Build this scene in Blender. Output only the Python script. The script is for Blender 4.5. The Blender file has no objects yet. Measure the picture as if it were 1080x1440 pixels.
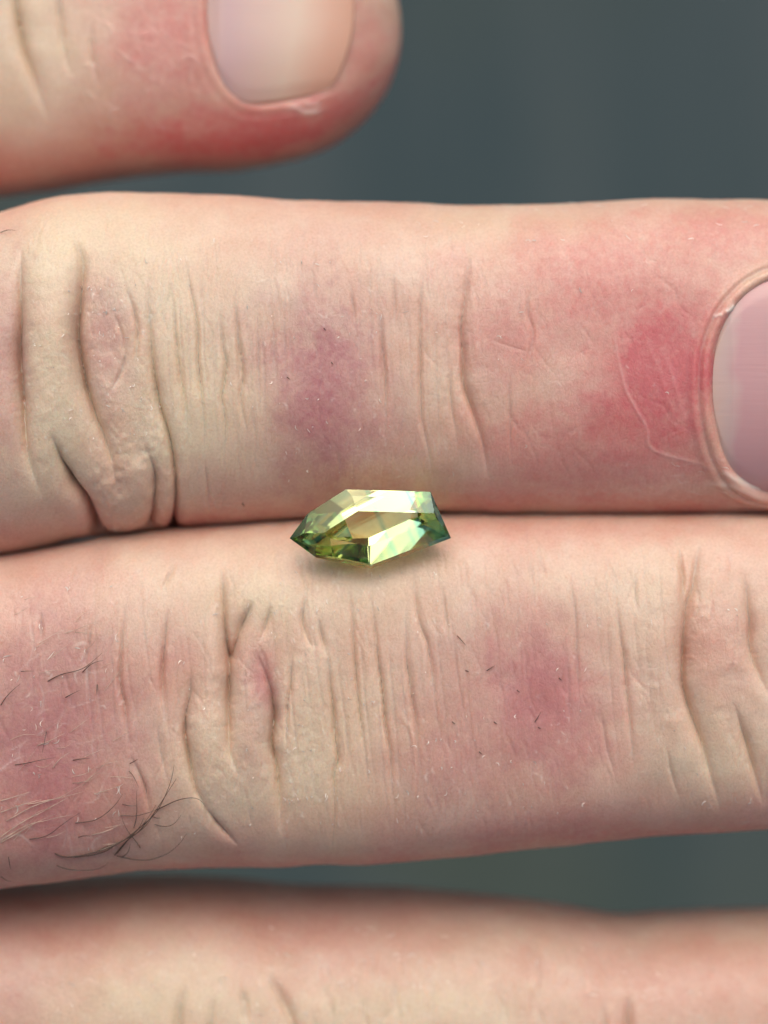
import bpy, bmesh, math, random
import numpy as np
from mathutils import Vector, Matrix

# ------------------------------------------------------------------ camera, world, light (1 unit = 1 cm)
scene = bpy.context.scene
COL = scene.collection
R = np.random.RandomState(7)
random.seed(7)
K = 235.0            # photo pixels per cm on the plane z = 0
D = 14.0             # height of the lens over that plane
SUN_EL, SUN_AZ = math.radians(49), math.radians(5)

cam_d = bpy.data.cameras.new('camera')
cam = bpy.data.objects.new('camera', cam_d)
COL.objects.link(cam)
cam.location = (0, 0, D)
cam_d.sensor_fit = 'VERTICAL'
cam_d.sensor_height = 24.0
cam_d.lens = 24.0 * D / (1440 / K)
cam_d.clip_start = 0.1
cam_d.clip_end = 3000
cam_d.dof.use_dof = True
cam_d.dof.focus_distance = D - 0.8
cam_d.dof.aperture_fstop = 0.092
scene.camera = cam

world = bpy.data.worlds.new('World')
scene.world = world
world.use_nodes = True
wn = world.node_tree.nodes
bg = wn.get('Background') or wn.new('ShaderNodeBackground')
sky = wn.new('ShaderNodeTexSky')
sky.sky_type = 'NISHITA'
sky.sun_disc = False
sky.sun_elevation = SUN_EL
sky.sun_rotation = SUN_AZ
sky.air_density = 1.0
sky.dust_density = 9.0
sky.ozone_density = 0.1
world.node_tree.links.new(sky.outputs['Color'], bg.inputs['Color'])
bg.inputs['Strength'].default_value = 0.07

sun_d = bpy.data.lights.new('sun', 'SUN')
sun_d.energy = 1.5
sun_d.angle = math.radians(98)
sun_d.color = (0.90, 0.97, 1.0)
sun = bpy.data.objects.new('sun', sun_d)
COL.objects.link(sun)
sdir = Vector((math.sin(SUN_AZ) * math.cos(SUN_EL), math.cos(SUN_AZ) * math.cos(SUN_EL), math.sin(SUN_EL)))
sun.rotation_euler = sdir.to_track_quat('Z', 'Y').to_euler()
sun.location = sdir * 60

scene.view_settings.view_transform = 'Standard'
scene.view_settings.look = 'None'
scene.view_settings.exposure = 0.39
scene.view_settings.gamma = 1.0
cy = scene.cycles
cy.max_bounces = 24
cy.transmission_bounces = 24
cy.glossy_bounces = 12
cy.caustics_reflective = True
cy.caustics_refractive = True
cy.blur_glossy = 0.0
cy.sample_clamp_indirect = 6.0


# ------------------------------------------------------------------ node helpers
def new_mat(name):
    m = bpy.data.materials.new(name)
    m.use_nodes = True
    nt = m.node_tree
    return m, nt, nt.nodes['Principled BSDF']


def nd(nt, kind, **kw):
    n = nt.nodes.new(kind)
    for k, v in kw.items():
        if k in n.inputs.keys():
            n.inputs[k].default_value = v
        else:
            setattr(n, k, v)
    return n


def mixc(nt, fac, a, b, blend='MIX'):
    n = nt.nodes.new('ShaderNodeMix')
    n.data_type = 'RGBA'
    n.blend_type = blend
    for sock, v in ((n.inputs[0], fac), (n.inputs[6], a), (n.inputs[7], b)):
        if hasattr(v, 'is_output'):
            nt.links.new(v, sock)
        else:
            sock.default_value = v
    return n.outputs[2]


def math_n(nt, op, a, b=None, clamp=False):
    n = nt.nodes.new('ShaderNodeMath')
    n.operation = op
    n.use_clamp = clamp
    for i, v in enumerate((a, b)):
        if v is None:
            continue
        if hasattr(v, 'is_output'):
            nt.links.new(v, n.inputs[i])
        else:
            n.inputs[i].default_value = v
    return n.outputs[0]


def ramp(nt, val, stops):
    n = nt.nodes.new('ShaderNodeValToRGB')
    e = n.color_ramp.elements
    while len(e) < len(stops):
        e.new(0.5)
    for el, (p, c) in zip(e, stops):
        el.position = p
        el.color = c if len(c) == 4 else (*c, 1)
    nt.links.new(val, n.inputs[0])
    return n.outputs[0]


# ------------------------------------------------------------------ ground (far below, out of focus)
def mat_ground():
    m, nt, b = new_mat('ground_slate')
    tc = nd(nt, 'ShaderNodeTexCoord')
    mp = nd(nt, 'ShaderNodeMapping')
    mp.inputs['Scale'].default_value = (1.0, 0.10, 1.0)
    nt.links.new(tc.outputs['Object'], mp.inputs[0])
    n1 = nd(nt, 'ShaderNodeTexNoise', Scale=0.34, Detail=4.0, Roughness=0.6)
    nt.links.new(mp.outputs[0], n1.inputs['Vector'])
    n2 = nd(nt, 'ShaderNodeTexNoise', Scale=0.06, Detail=2.0)
    nt.links.new(tc.outputs['Object'], n2.inputs['Vector'])
    c = ramp(nt, n1.outputs['Fac'], [(0.36, (0.018, 0.039, 0.046)), (0.64, (0.042, 0.060, 0.065))])
    c = mixc(nt, ramp(nt, n2.outputs['Fac'], [(0.5, (0, 0, 0)), (0.75, (1, 1, 1))]), c, (0.040, 0.055, 0.038, 1))
    nt.links.new(c, b.inputs['Base Color'])
    b.inputs['Roughness'].default_value = 0.8
    bp = nd(nt, 'ShaderNodeBump', Strength=0.3, Distance=0.3)
    nt.links.new(n1.outputs['Fac'], bp.inputs['Height'])
    nt.links.new(bp.outputs[0], b.inputs['Normal'])
    return m


def build_ground():
    bm = bmesh.new()
    n = 24
    S = 1500.0
    grid = [[None] * (n + 1) for _ in range(n + 1)]
    for i in range(n + 1):
        for j in range(n + 1):
            t = (i / n * 2 - 1); s = (j / n * 2 - 1)
            x = S * t * abs(t) ** 1.5; y = S * s * abs(s) ** 1.5
            grid[i][j] = bm.verts.new((x, y, 0.25 * math.sin(x * 0.21) * math.sin(y * 0.17 + 1)))
    for i in range(n):
        for j in range(n):
            bm.faces.new((grid[i][j], grid[i + 1][j], grid[i + 1][j + 1], grid[i][j + 1]))
    me = bpy.data.meshes.new('ground')
    bm.to_mesh(me); bm.free()
    me.shade_smooth()
    me.materials.append(mat_ground())
    o = bpy.data.objects.new('ground', me)
    o.location = (0, 0, -45)
    o['kind'] = 'structure'
    COL.objects.link(o)


build_ground()


# ------------------------------------------------------------------ skin material
def mat_skin():
    m, nt, b = new_mat('skin')
    tc = nd(nt, 'ShaderNodeTexCoord')
    P = tc.outputs['Object']

    def attr(n):
        a = nd(nt, 'ShaderNodeAttribute')
        a.attribute_name = n
        return a.outputs['Fac']

    def noise(scale, detail=3.0, rough=0.55, stretch=None):
        n = nd(nt, 'ShaderNodeTexNoise', Scale=scale, Detail=detail, Roughness=rough)
        if stretch:
            mp = nd(nt, 'ShaderNodeMapping')
            mp.inputs['Scale'].default_value = stretch
            nt.links.new(P, mp.inputs[0])
            nt.links.new(mp.outputs[0], n.inputs['Vector'])
        else:
            nt.links.new(P, n.inputs['Vector'])
        return n.outputs['Fac']

    mott = noise(3.2, 4.0)
    fine = noise(22.0, 3.0, 0.6)
    grain = noise(70.0, 2.0, 0.6)
    c = mixc(nt, ramp(nt, mott, [(0.32, (0, 0, 0)), (0.68, (1, 1, 1))]), (*SKIN_A, 1), (*SKIN_B, 1))
    # uneven capillary colour: the masks are broken up by fine noise
    brk = math_n(nt, 'ADD', math_n(nt, 'MULTIPLY', fine, 0.9), 0.55)
    def masked(a, k=1.0):
        return math_n(nt, 'MULTIPLY', math_n(nt, 'MULTIPLY', a, brk), k, clamp=True)
    c = mixc(nt, masked(attr('pale')), c, (*SKIN_PALE, 1))
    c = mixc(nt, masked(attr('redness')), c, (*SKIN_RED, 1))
    c = mixc(nt, masked(attr('lilac')), c, (*SKIN_LILAC, 1))
    # fine freckled grain
    g = ramp(nt, grain, [(0.30, (0.90, 0.86, 0.84)), (0.62, (1.04, 1.04, 1.04))])
    c = mixc(nt, 0.8, c, g, 'MULTIPLY')
    # dry flakes
    c = mixc(nt, math_n(nt, 'MULTIPLY', attr('flake'), 0.85, clamp=True), c, (0.86, 0.80, 0.74, 1))
    nt.links.new(c, b.inputs['Base Color'])
    b.inputs['Subsurface Weight'].default_value = 0.9
    b.inputs['Subsurface Radius'].default_value = (1.0, 0.52, 0.36)
    b.inputs['Subsurface Scale'].default_value = 0.05
    b.inputs['IOR'].default_value = 1.45
    b.inputs['Specular IOR Level'].default_value = 0.9
    rr = ramp(nt, fine, [(0.3, (0.36, 0.36, 0.36)), (0.7, (0.60, 0.60, 0.60))])
    nt.links.new(rr, b.inputs['Roughness'])
    # relief: diamond skin lines + pores
    mp = nd(nt, 'ShaderNodeMapping')
    mp.inputs['Scale'].default_value = (1.5, 0.8, 1.0)
    mp.inputs['Rotation'].default_value = (0, 0, 0.12)
    nt.links.new(P, mp.inputs[0])
    wob = nd(nt, 'ShaderNodeTexNoise', Scale=9.0, Detail=2.0)
    nt.links.new(P, wob.inputs['Vector'])
    va = nd(nt, 'ShaderNodeVectorMath', operation='MULTIPLY_ADD')
    nt.links.new(wob.outputs['Color'], va.inputs[0])
    va.inputs[1].default_value = (0.10, 0.10, 0.10)
    nt.links.new(mp.outputs[0], va.inputs[2])
    vor = nd(nt, 'ShaderNodeTexVoronoi', feature='DISTANCE_TO_EDGE', Scale=16.0)
    nt.links.new(va.outputs[0], vor.inputs['Vector'])
    lines = ramp(nt, vor.outputs['Distance'], [(0.0, (0, 0, 0)), (0.12, (1, 1, 1))])
    vor2 = nd(nt, 'ShaderNodeTexVoronoi', feature='DISTANCE_TO_EDGE', Scale=34.0)
    nt.links.new(va.outputs[0], vor2.inputs['Vector'])
    lines2 = ramp(nt, vor2.outputs['Distance'], [(0.0, (0, 0, 0)), (0.15, (1, 1, 1))])
    strand = noise(26.0, 3.0, 0.6, (1.0, 0.22, 0.6))
    h = math_n(nt, 'ADD', math_n(nt, 'MULTIPLY', lines, 0.24), math_n(nt, 'MULTIPLY', lines2, 0.22))
    h = math_n(nt, 'ADD', h, math_n(nt, 'MULTIPLY', fine, 0.6))
    h = math_n(nt, 'ADD', h, math_n(nt, 'MULTIPLY', grain, 0.6))
    h = math_n(nt, 'ADD', h, math_n(nt, 'MULTIPLY', strand, 0.9))
    h = math_n(nt, 'ADD', h, math_n(nt, 'MULTIPLY', attr('flake'), 0.8))
    bp = nd(nt, 'ShaderNodeBump', Strength=0.36, Distance=0.006)
    nt.links.new(h, bp.inputs['Height'])
    nt.links.new(bp.outputs[0], b.inputs['Normal'])
    return m


SKIN_A = (0.61, 0.41, 0.31)
SKIN_B = (0.68, 0.53, 0.425)
SKIN_PALE = (0.68, 0.59, 0.42)
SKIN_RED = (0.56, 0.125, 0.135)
SKIN_LILAC = (0.43, 0.165, 0.18)


# ------------------------------------------------------------------ the hand: four fingers on one back of the hand
def smooth_interp(x, pts, sig=14.0):
    pts = np.array(pts, float)
    g = np.arange(-900, 1900, 4.0)
    v = np.interp(g, pts[:, 0], pts[:, 1])
    kx = np.arange(-60, 61, 4.0)
    k = np.exp(-(kx / sig) ** 2 / 2); k /= k.sum()
    v = np.convolve(np.pad(v, len(k) // 2, mode='edge'), k, mode='valid')
    return np.interp(x, g, v)


def value_noise(U, V, cell, seed, aniso=1.0):
    """smooth noise in -1..1 on the grid coordinates U (n,), V (m,) in pixels"""
    r = np.random.RandomState(seed)
    def axis(a, c):
        t = (a + 4000.0) / c
        i = np.floor(t).astype(int); f = t - i
        return i, f * f * f * (f * (f * 6 - 15) + 10)
    iu, fu = axis(U, cell); iv, fv = axis(V, cell * aniso)
    i0, j0 = iu.min(), iv.min()
    tab = r.uniform(-1, 1, (iu.max() - i0 + 3, iv.max() - j0 + 3))
    iu = iu - i0; iv = iv - j0
    A = tab[iu[:, None], iv[None, :]]; B = tab[iu[:, None] + 1, iv[None, :]]
    C = tab[iu[:, None], iv[None, :] + 1]; E = tab[iu[:, None] + 1, iv[None, :] + 1]
    fu = fu[:, None]; fv = fv[None, :]
    return (A * (1 - fu) + B * fu) * (1 - fv) + (C * (1 - fu) + E * fu) * fv


def catmull(pts, step=4.0):
    pts = np.array(pts, float)
    if len(pts) == 2:
        n = max(2, int(np.hypot(*(pts[1] - pts[0])) / step))
        return pts[0] + (pts[1] - pts[0]) * np.linspace(0, 1, n + 1)[:, None]
    P = np.vstack([2 * pts[0] - pts[1], pts, 2 * pts[-1] - pts[-2]])
    out = []
    for i in range(1, len(P) - 2):
        p0, p1, p2, p3 = P[i - 1:i + 3]
        n = max(1, int(np.hypot(*(p2 - p1)[:2]) / step))
        t = np.linspace(0, 1, n, endpoint=False)[:, None]
        out.append(0.5 * ((2 * p1) + (-p0 + p2) * t + (2 * p0 - 5 * p1 + 4 * p2 - p3) * t ** 2 + (-p0 + 3 * p1 - 3 * p2 + p3) * t ** 3))
    out.append(pts[-1:])
    return np.vstack(out)


# shared angular samples: 0 = towards the lens, positive = towards the lower edge of the picture
N_DENSE, N_COARSE = 360, 26
th_d = np.radians(np.linspace(-102, 102, N_DENSE))
th_c = np.radians(np.linspace(102, 258, N_COARSE + 2)[1:-1])
TH = np.concatenate([th_d, th_c])
NT = len(TH)


def s_at(z):
    return (D - z) / D / K


class Finger:
    def __init__(s, name, top, bot, zc, b, tip, tip_len, dense, step, n=2.5, bp=1.0):
        s.name, s.zc, s.tip = name, zc, tip
        s.top, s.bot, s.bpts, s.n, s.tl, s.bpal = top, bot, b, n, tip_len, bp
        x0, x1 = dense
        a = np.arange(-360, x0, 14.0)
        m = np.arange(x0, min(x1, tip - 60), step)
        e = np.arange(m[-1] + step, tip - 60, 8.0) if m[-1] < tip - 60 - step else np.array([])
        k = np.linspace(0, math.pi / 2, 46)[1:]
        last = (e if len(e) else m)[-1]
        t = last + (tip - 0.05 - last) * np.sin(k)
        s.U = np.concatenate([a, m, e, t])
        s.Rm = 205.0
        s.flk = []
        s.V = TH * s.Rm
        s.H = np.zeros((len(s.U), NT))
        s.M = {k2: np.zeros((len(s.U), NT)) for k2 in ('redness', 'lilac', 'pale', 'flake')}
        s.dense_rows = slice(0, N_DENSE)

    def prof(s, u):
        u = np.asarray(u, float)
        t = smooth_interp(u, s.top); b_ = smooth_interp(u, s.bot)
        f = np.clip((u - (s.tip - s.tl)) / s.tl, 0, 1)
        q = np.power(np.clip(1 - f ** 2.3, 0, 1), 1 / 2.1)
        bb = smooth_interp(u, s.bpts)
        return (t + b_) / 2, (b_ - t) / 2 * q, bb * np.power(np.clip(1 - f ** 2.6, 0, 1), 1 / 2.0)

    def rad(s, a, b, th):
        sn, cs = np.abs(np.sin(th)), np.abs(np.cos(th))
        return (np.power(sn / np.maximum(a, 1e-3), s.n) + np.power(cs / np.maximum(b, 1e-3), s.n)) ** (-1 / s.n)

    def surf(s, u, th):
        """world point of the smooth surface; u, th broadcast"""
        u, th = np.broadcast_arrays(np.asarray(u, float), np.asarray(th, float))
        c, a, b = s.prof(u)
        r = s.rad(a, b, th)
        k = s_at(s.zc)
        return np.stack([(u - 540) * k, (720 - (c + r * np.sin(th))) * k, s.zc + r * np.cos(th) * k], -1)

    def normal(s, u, th):
        e1, e2 = 0.8, 0.004
        du = s.surf(np.asarray(u) + e1, th) - s.surf(np.asarray(u) - e1, th)
        dt = s.surf(u, np.asarray(th) + e2) - s.surf(u, np.asarray(th) - e2)
        n = np.cross(dt, du)
        n = n / np.maximum(np.linalg.norm(n, axis=-1, keepdims=True), 1e-12)
        return -n if n.reshape(-1, 3)[0, 2] * math.cos(float(np.ravel(th)[0])) < 0 else n

    def uv(s, px, py):
        """photo pixel -> (u, V) on the finger"""
        z = s.zc + 0.5
        for _ in range(5):
            k = s_at(z) / s_at(s.zc)
            u = (px - 540) * k + 540; y = (py - 720) * k + 720
            c, a, b = (float(q) for q in s.prof(np.array([u]))) if False else [float(q[0]) for q in s.prof(np.array([u]))]
            t = np.linspace(-1.62, 1.62, 241)
            yy = s.rad(a, b, t) * np.sin(t)
            th = float(np.interp(y - c, yy, t))
            z = s.zc + float(s.rad(a, b, np.array([th]))[0]) * math.cos(th) * s_at(s.zc)
        return u, th * s.Rm

    def uvs(s, pts):
        return np.array([s.uv(x, y) for x, y in pts])

    def field(s, line, margin):
        """distance and position-along for grid points near a (u,V) polyline"""
        U, V = s.U, s.V[:N_DENSE]
        i0, i1 = np.searchsorted(U, [line[:, 0].min() - margin, line[:, 0].max() + margin])
        j0, j1 = np.searchsorted(V, [line[:, 1].min() - margin, line[:, 1].max() + margin])
        if i1 <= i0 or j1 <= j0:
            return None
        dm = np.full((i1 - i0, j1 - j0), 1e9); tm = np.zeros_like(dm); sm = np.zeros_like(dm)
        L = np.concatenate([[0], np.cumsum(np.hypot(*np.diff(line, axis=0).T))])
        for k in range(len(line) - 1):
            p, q = line[k], line[k + 1]
            a0, a1 = np.searchsorted(U, [min(p[0], q[0]) - margin, max(p[0], q[0]) + margin])
            b0, b1 = np.searchsorted(V, [min(p[1], q[1]) - margin, max(p[1], q[1]) + margin])
            a0, a1, b0, b1 = max(a0, i0), min(a1, i1), max(b0, j0), min(b1, j1)
            if a1 <= a0 or b1 <= b0:
                continue
            X = U[a0:a1, None]; Y = V[None, b0:b1]
            d = q - p; l2 = max(d @ d, 1e-9)
            t = np.clip(((X - p[0]) * d[0] + (Y - p[1]) * d[1]) / l2, 0, 1)
            ex = X - p[0] - t * d[0]; ey = Y - p[1] - t * d[1]
            dd = np.hypot(ex, ey)
            sl = (slice(a0 - i0, a1 - i0), slice(b0 - j0, b1 - j0))
            better = dd < dm[sl]
            dm[sl] = np.where(better, dd, dm[sl])
            tm[sl] = np.where(better, (L[k] + t * math.sqrt(l2)) / max(L[-1], 1e-9), tm[sl])
            sm[sl] = np.where(better, np.sign(d[0] * ey - d[1] * ex), sm[sl])
        return (slice(i0, i1), slice(j0, j1)), dm, tm, sm

    def crease(s, pts, depth, w, flank=0.14, ends=(0, 0), px=True):
        w *= 1.3 if depth >= 7 else 1.15
        ln = catmull(s.uvs(pts) if px else pts)
        if px:
            ln = ln + np.stack([np.convolve(R.normal(0, 1.6, len(ln)), np.ones(11) / 11, 'same'), np.zeros(len(ln))], 1)
        f = s.field(ln, 7 * w)
        if f is None:
            return
        sl, d, t, _ = f
        tp = np.ones_like(t)
        if not ends[0]:
            tp = tp * np.clip(t / 0.4, 0, 1) ** 1.2
        if not ends[1]:
            tp = tp * np.clip((1 - t) / 0.4, 0, 1) ** 1.2
        wc = max(0.45 * w, 1.7)
        h = -1.1 * depth * (1.65 * np.exp(-d / wc) + 0.45 * np.exp(-d / (1.3 * w))) + flank * depth * np.exp(-((d - 2.8 * w) / (1.6 * w)) ** 2)
        s.H[sl] += h * tp * np.exp(-np.clip(d - 5 * w, 0, None) / w)

    def ridge(s, pts, hgt, w, mask=None, mval=1.0, px=True):
        ln = catmull(s.uvs(pts) if px else pts)
        f = s.field(ln, 4 * w)
        if f is None:
            return
        sl, d, t, _ = f
        g = np.exp(-(d / w) ** 2) * np.clip(np.minimum(t, 1 - t) / 0.2, 0.15, 1)
        s.H[sl] += hgt * g
        if mask:
            s.M[mask][sl] = np.maximum(s.M[mask][sl], mval * g)

    def blob(s, mask, x, y, rx, ry, amt, rot=0.0, hgt=0.0, rag=0.26, seed=0, soft=1.7):
        u, v = s.uv(x, y)
        dx = s.U[:, None] - u; dy = s.V[None, :N_DENSE] - v
        c, n = math.cos(rot), math.sin(rot)
        q = np.sqrt(((dx * c + dy * n) / rx) ** 2 + ((-dx * n + dy * c) / ry) ** 2)
        q = q + rag * value_noise(s.U, s.V[:N_DENSE], 0.45 * min(rx, ry), seed + int(x)) + 0.5 * rag * value_noise(s.U, s.V[:N_DENSE], 0.15 * min(rx, ry), seed + int(y))
        g = 1 / (1 + np.exp((q - 0.9) * 5 / soft))
        if mask:
            s.M[mask][:, :N_DENSE] = np.maximum(s.M[mask][:, :N_DENSE], amt * g)
        if hgt:
            s.H[:, :N_DENSE] += hgt * np.exp(-q ** 2)

    def strokes(s, n, box, length, ang, ang_sd, depth, w, mask=None, mval=1.0):
        """many short fine lines: negative depth = groove"""
        if mask == 'flake' and s.name != 'pinky':
            s.flk.append((n, box, length, ang, ang_sd, mval))
            n = n // 3
            depth *= 0.3
        for _ in range(n):
            x = R.uniform(box[0], box[2]); y = R.uniform(box[1], box[3])
            u, v = s.uv(x, y)
            L = length * R.uniform(0.4, 1.4) * (0.62 if mask == 'flake' and length < 25 else 1.0); a = math.radians(R.normal(ang, ang_sd))
            d = np.array([math.cos(a), math.sin(a)])
            bend = R.normal(0, 0.25 if mask else 0.10) * L
            p = np.array([u, v])
            ln = catmull([p - d * L / 2, p + np.array([-d[1], d[0]]) * bend, p + d * L / 2], 6.0)
            f = s.field(ln, 3.0 * w)
            if f is None:
                continue
            sl, dd, t, _ = f
            wv = w * (R.uniform(0.55, 0.95) if mask == 'flake' else 1.0)
            g = np.exp(-(dd / wv) ** 2) * np.clip(np.minimum(t, 1 - t) / 0.3, 0, 1)
            k = R.uniform(0.4, 1.2)
            s.H[sl] += depth * k * g
            if mask:
                s.M[mask][sl] = np.maximum(s.M[mask][sl], 0.62 * mval * k * g)

    def nail(s, uc, ue, th0, half, fold=7.5, pale=0.8):
        """nail bed sunk into the finger, raised folds round it; returns the plate's outline function"""
        def hw(t):
            q = np.clip(t / 0.42, 0, 1)
            return half * np.power(np.clip(1 - (1 - q) ** 2.3, 0, 1), 1 / 2.3)
        tt = np.concatenate([1 - np.linspace(0, 1, 40), np.array([])])
        v0 = th0 * s.Rm
        up = [(uc + (ue - uc) * t, v0 - hw(t)) for t in np.linspace(0.97, 0.0, 60) ** 1.6]
        dn = [(uc + (ue - uc) * t, v0 + hw(t)) for t in np.linspace(0.0, 0.97, 60)[1:] ** 1.6]
        border = np.array(up + dn)
        f = s.field(border, 60)
        sl, d, t, sg = f
        X = s.U[sl[0]][:, None]; Y = s.V[sl[1]][None, :]
        tn = (X - uc) / (ue - uc)
        inside = (tn > 0) & (tn < 1.05) & (np.abs(Y - v0) < hw(np.clip(tn, 0, 1)))
        sd = np.where(inside, -d, d)
        ends = np.clip(np.minimum(t, 1 - t) / 0.12, 0, 1)
        s.H[sl] += ends * (fold * np.exp(-((sd - 11) / 9) ** 2) - 9 * (1 / (1 + np.exp((sd + 3) / 2.0))) * np.clip(1.35 - tn, 0, 1) - 4 * np.exp(-((sd - 1) / 3) ** 2) + 0.55 * fold * np.exp(-((sd - 27) / 6) ** 2) - 0.3 * fold * np.exp(-((sd - 19) / 3.0) ** 2))
        s.M['pale'][sl] = np.maximum(s.M['pale'][sl], pale * ends * np.exp(-((sd - 13) / 15) ** 2))
        s.nailspec = (uc, ue, v0, hw, half)
        s.nail_border = border

    def finish(s):
        # sides pinker than the back; lower side redder still, painting in warm shade
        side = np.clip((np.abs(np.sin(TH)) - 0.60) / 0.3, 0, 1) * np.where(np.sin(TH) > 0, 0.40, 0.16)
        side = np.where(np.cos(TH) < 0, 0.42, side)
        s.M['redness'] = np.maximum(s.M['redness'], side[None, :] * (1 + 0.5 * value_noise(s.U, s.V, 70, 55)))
        n1 = value_noise(s.U, s.V, 120, 11 + len(s.name)) * 2.2 + value_noise(s.U, s.V, 42, 12 + len(s.name)) * 0.8
        s.H += n1
        # broken, coarser skin relief that runs across the finger
        n2 = value_noise(s.U, s.V, 9, 13, 3.5) * 0.2 + value_noise(s.U, s.V, 5.0, 14, 2.0) * 0.12
        s.H += n2
        fade = np.clip((s.tip - s.U) / 60, 0, 1)[:, None]
        P = s.surf(s.U[:, None], TH[None, :])
        N = s.normal(s.U[:, None], TH[None, :])
        return P + N * (s.H * fade)[..., None] * s_at(s.zc)


ring = Finger('ring',
    top=[(-400, 330), (-120, 330), (0, 304), (50, 290), (100, 280), (165, 274), (250, 277), (400, 284), (550, 290), (650, 292), (760, 290), (900, 284), (1080, 283), (1340, 320)],
    bot=[(-400, 790), (0, 784), (60, 772), (100, 762), (150, 752), (200, 748), (240, 742), (300, 740), (400, 735), (480, 731), (600, 723), (760, 725), (900, 725), (1080, 722), (1340, 700)],
    zc=0.0, b=[(-400, 205), (100, 196), (400, 176), (650, 170), (900, 166), (1340, 150)], tip=1345, tip_len=230, dense=(-30, 1115), step=1.4, n=2.7)
middle = Finger('middle',
    top=[(-400, 800), (0, 780), (100, 762), (200, 746), (300, 736), (400, 731), (480, 727), (600, 719), (760, 720), (900, 720), (1080, 722), (1650, 740)],
    bot=[(-400, 1270), (0, 1243), (100, 1232), (200, 1219), (300, 1214), (400, 1214), (440, 1208), (520, 1210), (640, 1200), (760, 1186), (900, 1172), (1080, 1160), (1650, 1110)],
    zc=0.0, b=[(-400, 200), (300, 176), (700, 166), (1000, 168), (1650, 150)], tip=1690, tip_len=230, dense=(-30, 1115), step=1.4, n=3.1)
index = Finger('index',
    top=[(-400, 1262), (0, 1243), (200, 1233), (300, 1236), (420, 1247), (560, 1250), (720, 1265), (830, 1283), (875, 1291), (930, 1285), (1080, 1279), (1500, 1290)],
    bot=[(-400, 1750), (0, 1720), (300, 1715), (600, 1690), (880, 1670), (1080, 1665), (1500, 1630)],
    zc=-0.55, b=[(-400, 205), (300, 200), (700, 180), (1500, 150)], tip=1520, tip_len=230, dense=(-30, 1115), step=3.4, n=2.4)
pinky = Finger('pinky',
    top=[(-400, -190), (0, -160), (200, -140), (400, -135), (600, -130)],
    bot=[(-400, 300), (-100, 290), (0, 274), (100, 257), (200, 244), (260, 239), (330, 237), (400, 226), (600, 215)],
    zc=-0.62, b=[(-400, 180), (0, 168), (250, 155), (600, 135)], tip=564, tip_len=215, dense=(-60, 520), step=2.2, n=2.75)

# --- ring finger: creases traced over the knuckle and the end joint
r = ring
deep = dict(depth=15, w=6.5)
med = dict(depth=7, w=4.2)
fine = dict(depth=3.8, w=2.6)
faint = dict(depth=1.7, w=2.2)
r.crease([(30, 345), (28, 447), (26, 504), (32, 579), (41, 650), (62, 702)], depth=17, w=8)
r.crease([(101, 325), (116, 369), (112, 417), (109, 470), (116, 519), (129, 567), (146, 616), (161, 665), (166, 695)], depth=18, w=7)
r.crease([(70, 606), (86, 646), (105, 684), (127, 717), (142, 750)], depth=16, w=7, ends=(0, 1))
r.crease([(208, 385), (211, 462), (216, 515), (225, 571), (238, 616), (246, 657), (247, 702), (244, 742)], depth=9, w=4.5, ends=(0, 1))
r.crease([(202, 622), (216, 657), (219, 695), (212, 738)], depth=8, w=7, ends=(0, 1))
r.crease([(240, 392), (246, 447), (249, 485), (255, 530), (262, 586), (266, 630)], **fine)
r.crease([(259, 355), (270, 410), (277, 455), (279, 504), (283, 545), (287, 597), (288, 650)], depth=4.2, w=2.8)
r.crease([(309, 430), (314, 485), (319, 515), (314, 560), (317, 597), (315, 664)], **fine)
r.crease([(330, 415), (337, 485), (341, 530), (339, 567), (349, 622)], **fine)
r.crease([(362, 420), (364, 522), (366, 589)], **faint)
r.crease([(176, 402), (188, 436), (193, 470), (190, 520)], **fine)
r.crease([(160, 440), (172, 470), (171, 500)], **faint)
r.crease([(150, 560), (172, 520), (178, 480)], **faint)
r.crease([(286, 640), (292, 690), (296, 725)], **faint)
r.crease([(658, 360), (654, 418), (649, 460), (651, 495), (654, 544), (667, 583), (679, 625), (690, 680)], depth=7.5, w=4.6)
r.crease([(597, 366), (593, 425), (591, 467), (591, 516), (593, 580), (598, 608), (610, 680)], depth=4.0, w=3)
r.crease([(537, 436), (538, 488), (542, 530), (542, 620)], **fine)
r.crease([(633, 506), (635, 573), (644, 630)], depth=2.5, w=3)
r.crease([(493, 394), (500, 470)], **faint)
r.crease([(554, 380), (556, 470)], **faint)
r.crease([(747, 390), (742, 440), (750, 470), (744, 520)], **faint)
r.crease([(716, 520), (718, 600), (722, 660)], **faint)
r.ridge([(862, 462), (870, 505), (880, 547), (893, 573), (910, 603), (913, 626), (932, 639), (985, 652), (1024, 665)], 0.9, 2.2, 'flake', 0.16)
r.ridge([(936, 500), (950, 545), (962, 590)], 0.6, 3.0, 'flake', 0.06)
r.ridge([(905, 470), (925, 520), (940, 560), (955, 610)], 0.5, 4.0, 'pale', 0.2)
r.ridge([(1003, 447), (1010, 443), (1016, 444)], 2.0, 2.6, 'flake', 0.7)
r.ridge([(1016, 440), (1026, 437), (1033, 428)], 2.6, 3.0, 'flake', 1.0)
r.ridge([(1010, 655), (1030, 668), (1060, 684), (1085, 690)], 2.0, 3.5, 'flake', 0.55)
r.ridge([(985, 680), (1030, 680), (1080, 700)], 1.5, 4.0, 'flake', 0.25)
r.nail(980, 1290, math.radians(15), 172, 6.0, 0.6)
r.blob('redness', 935, 530, 118, 128, 1.15, rot=0.5, seed=1, soft=2.0)
r.blob('redness', 890, 420, 210, 130, 0.62, seed=2, soft=1.6)
r.blob('redness', 880, 640, 230, 90, 0.62, seed=3, soft=1.6)
r.blob('redness', 1010, 330, 200, 60, 0.55, seed=4, soft=1.5)
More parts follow.
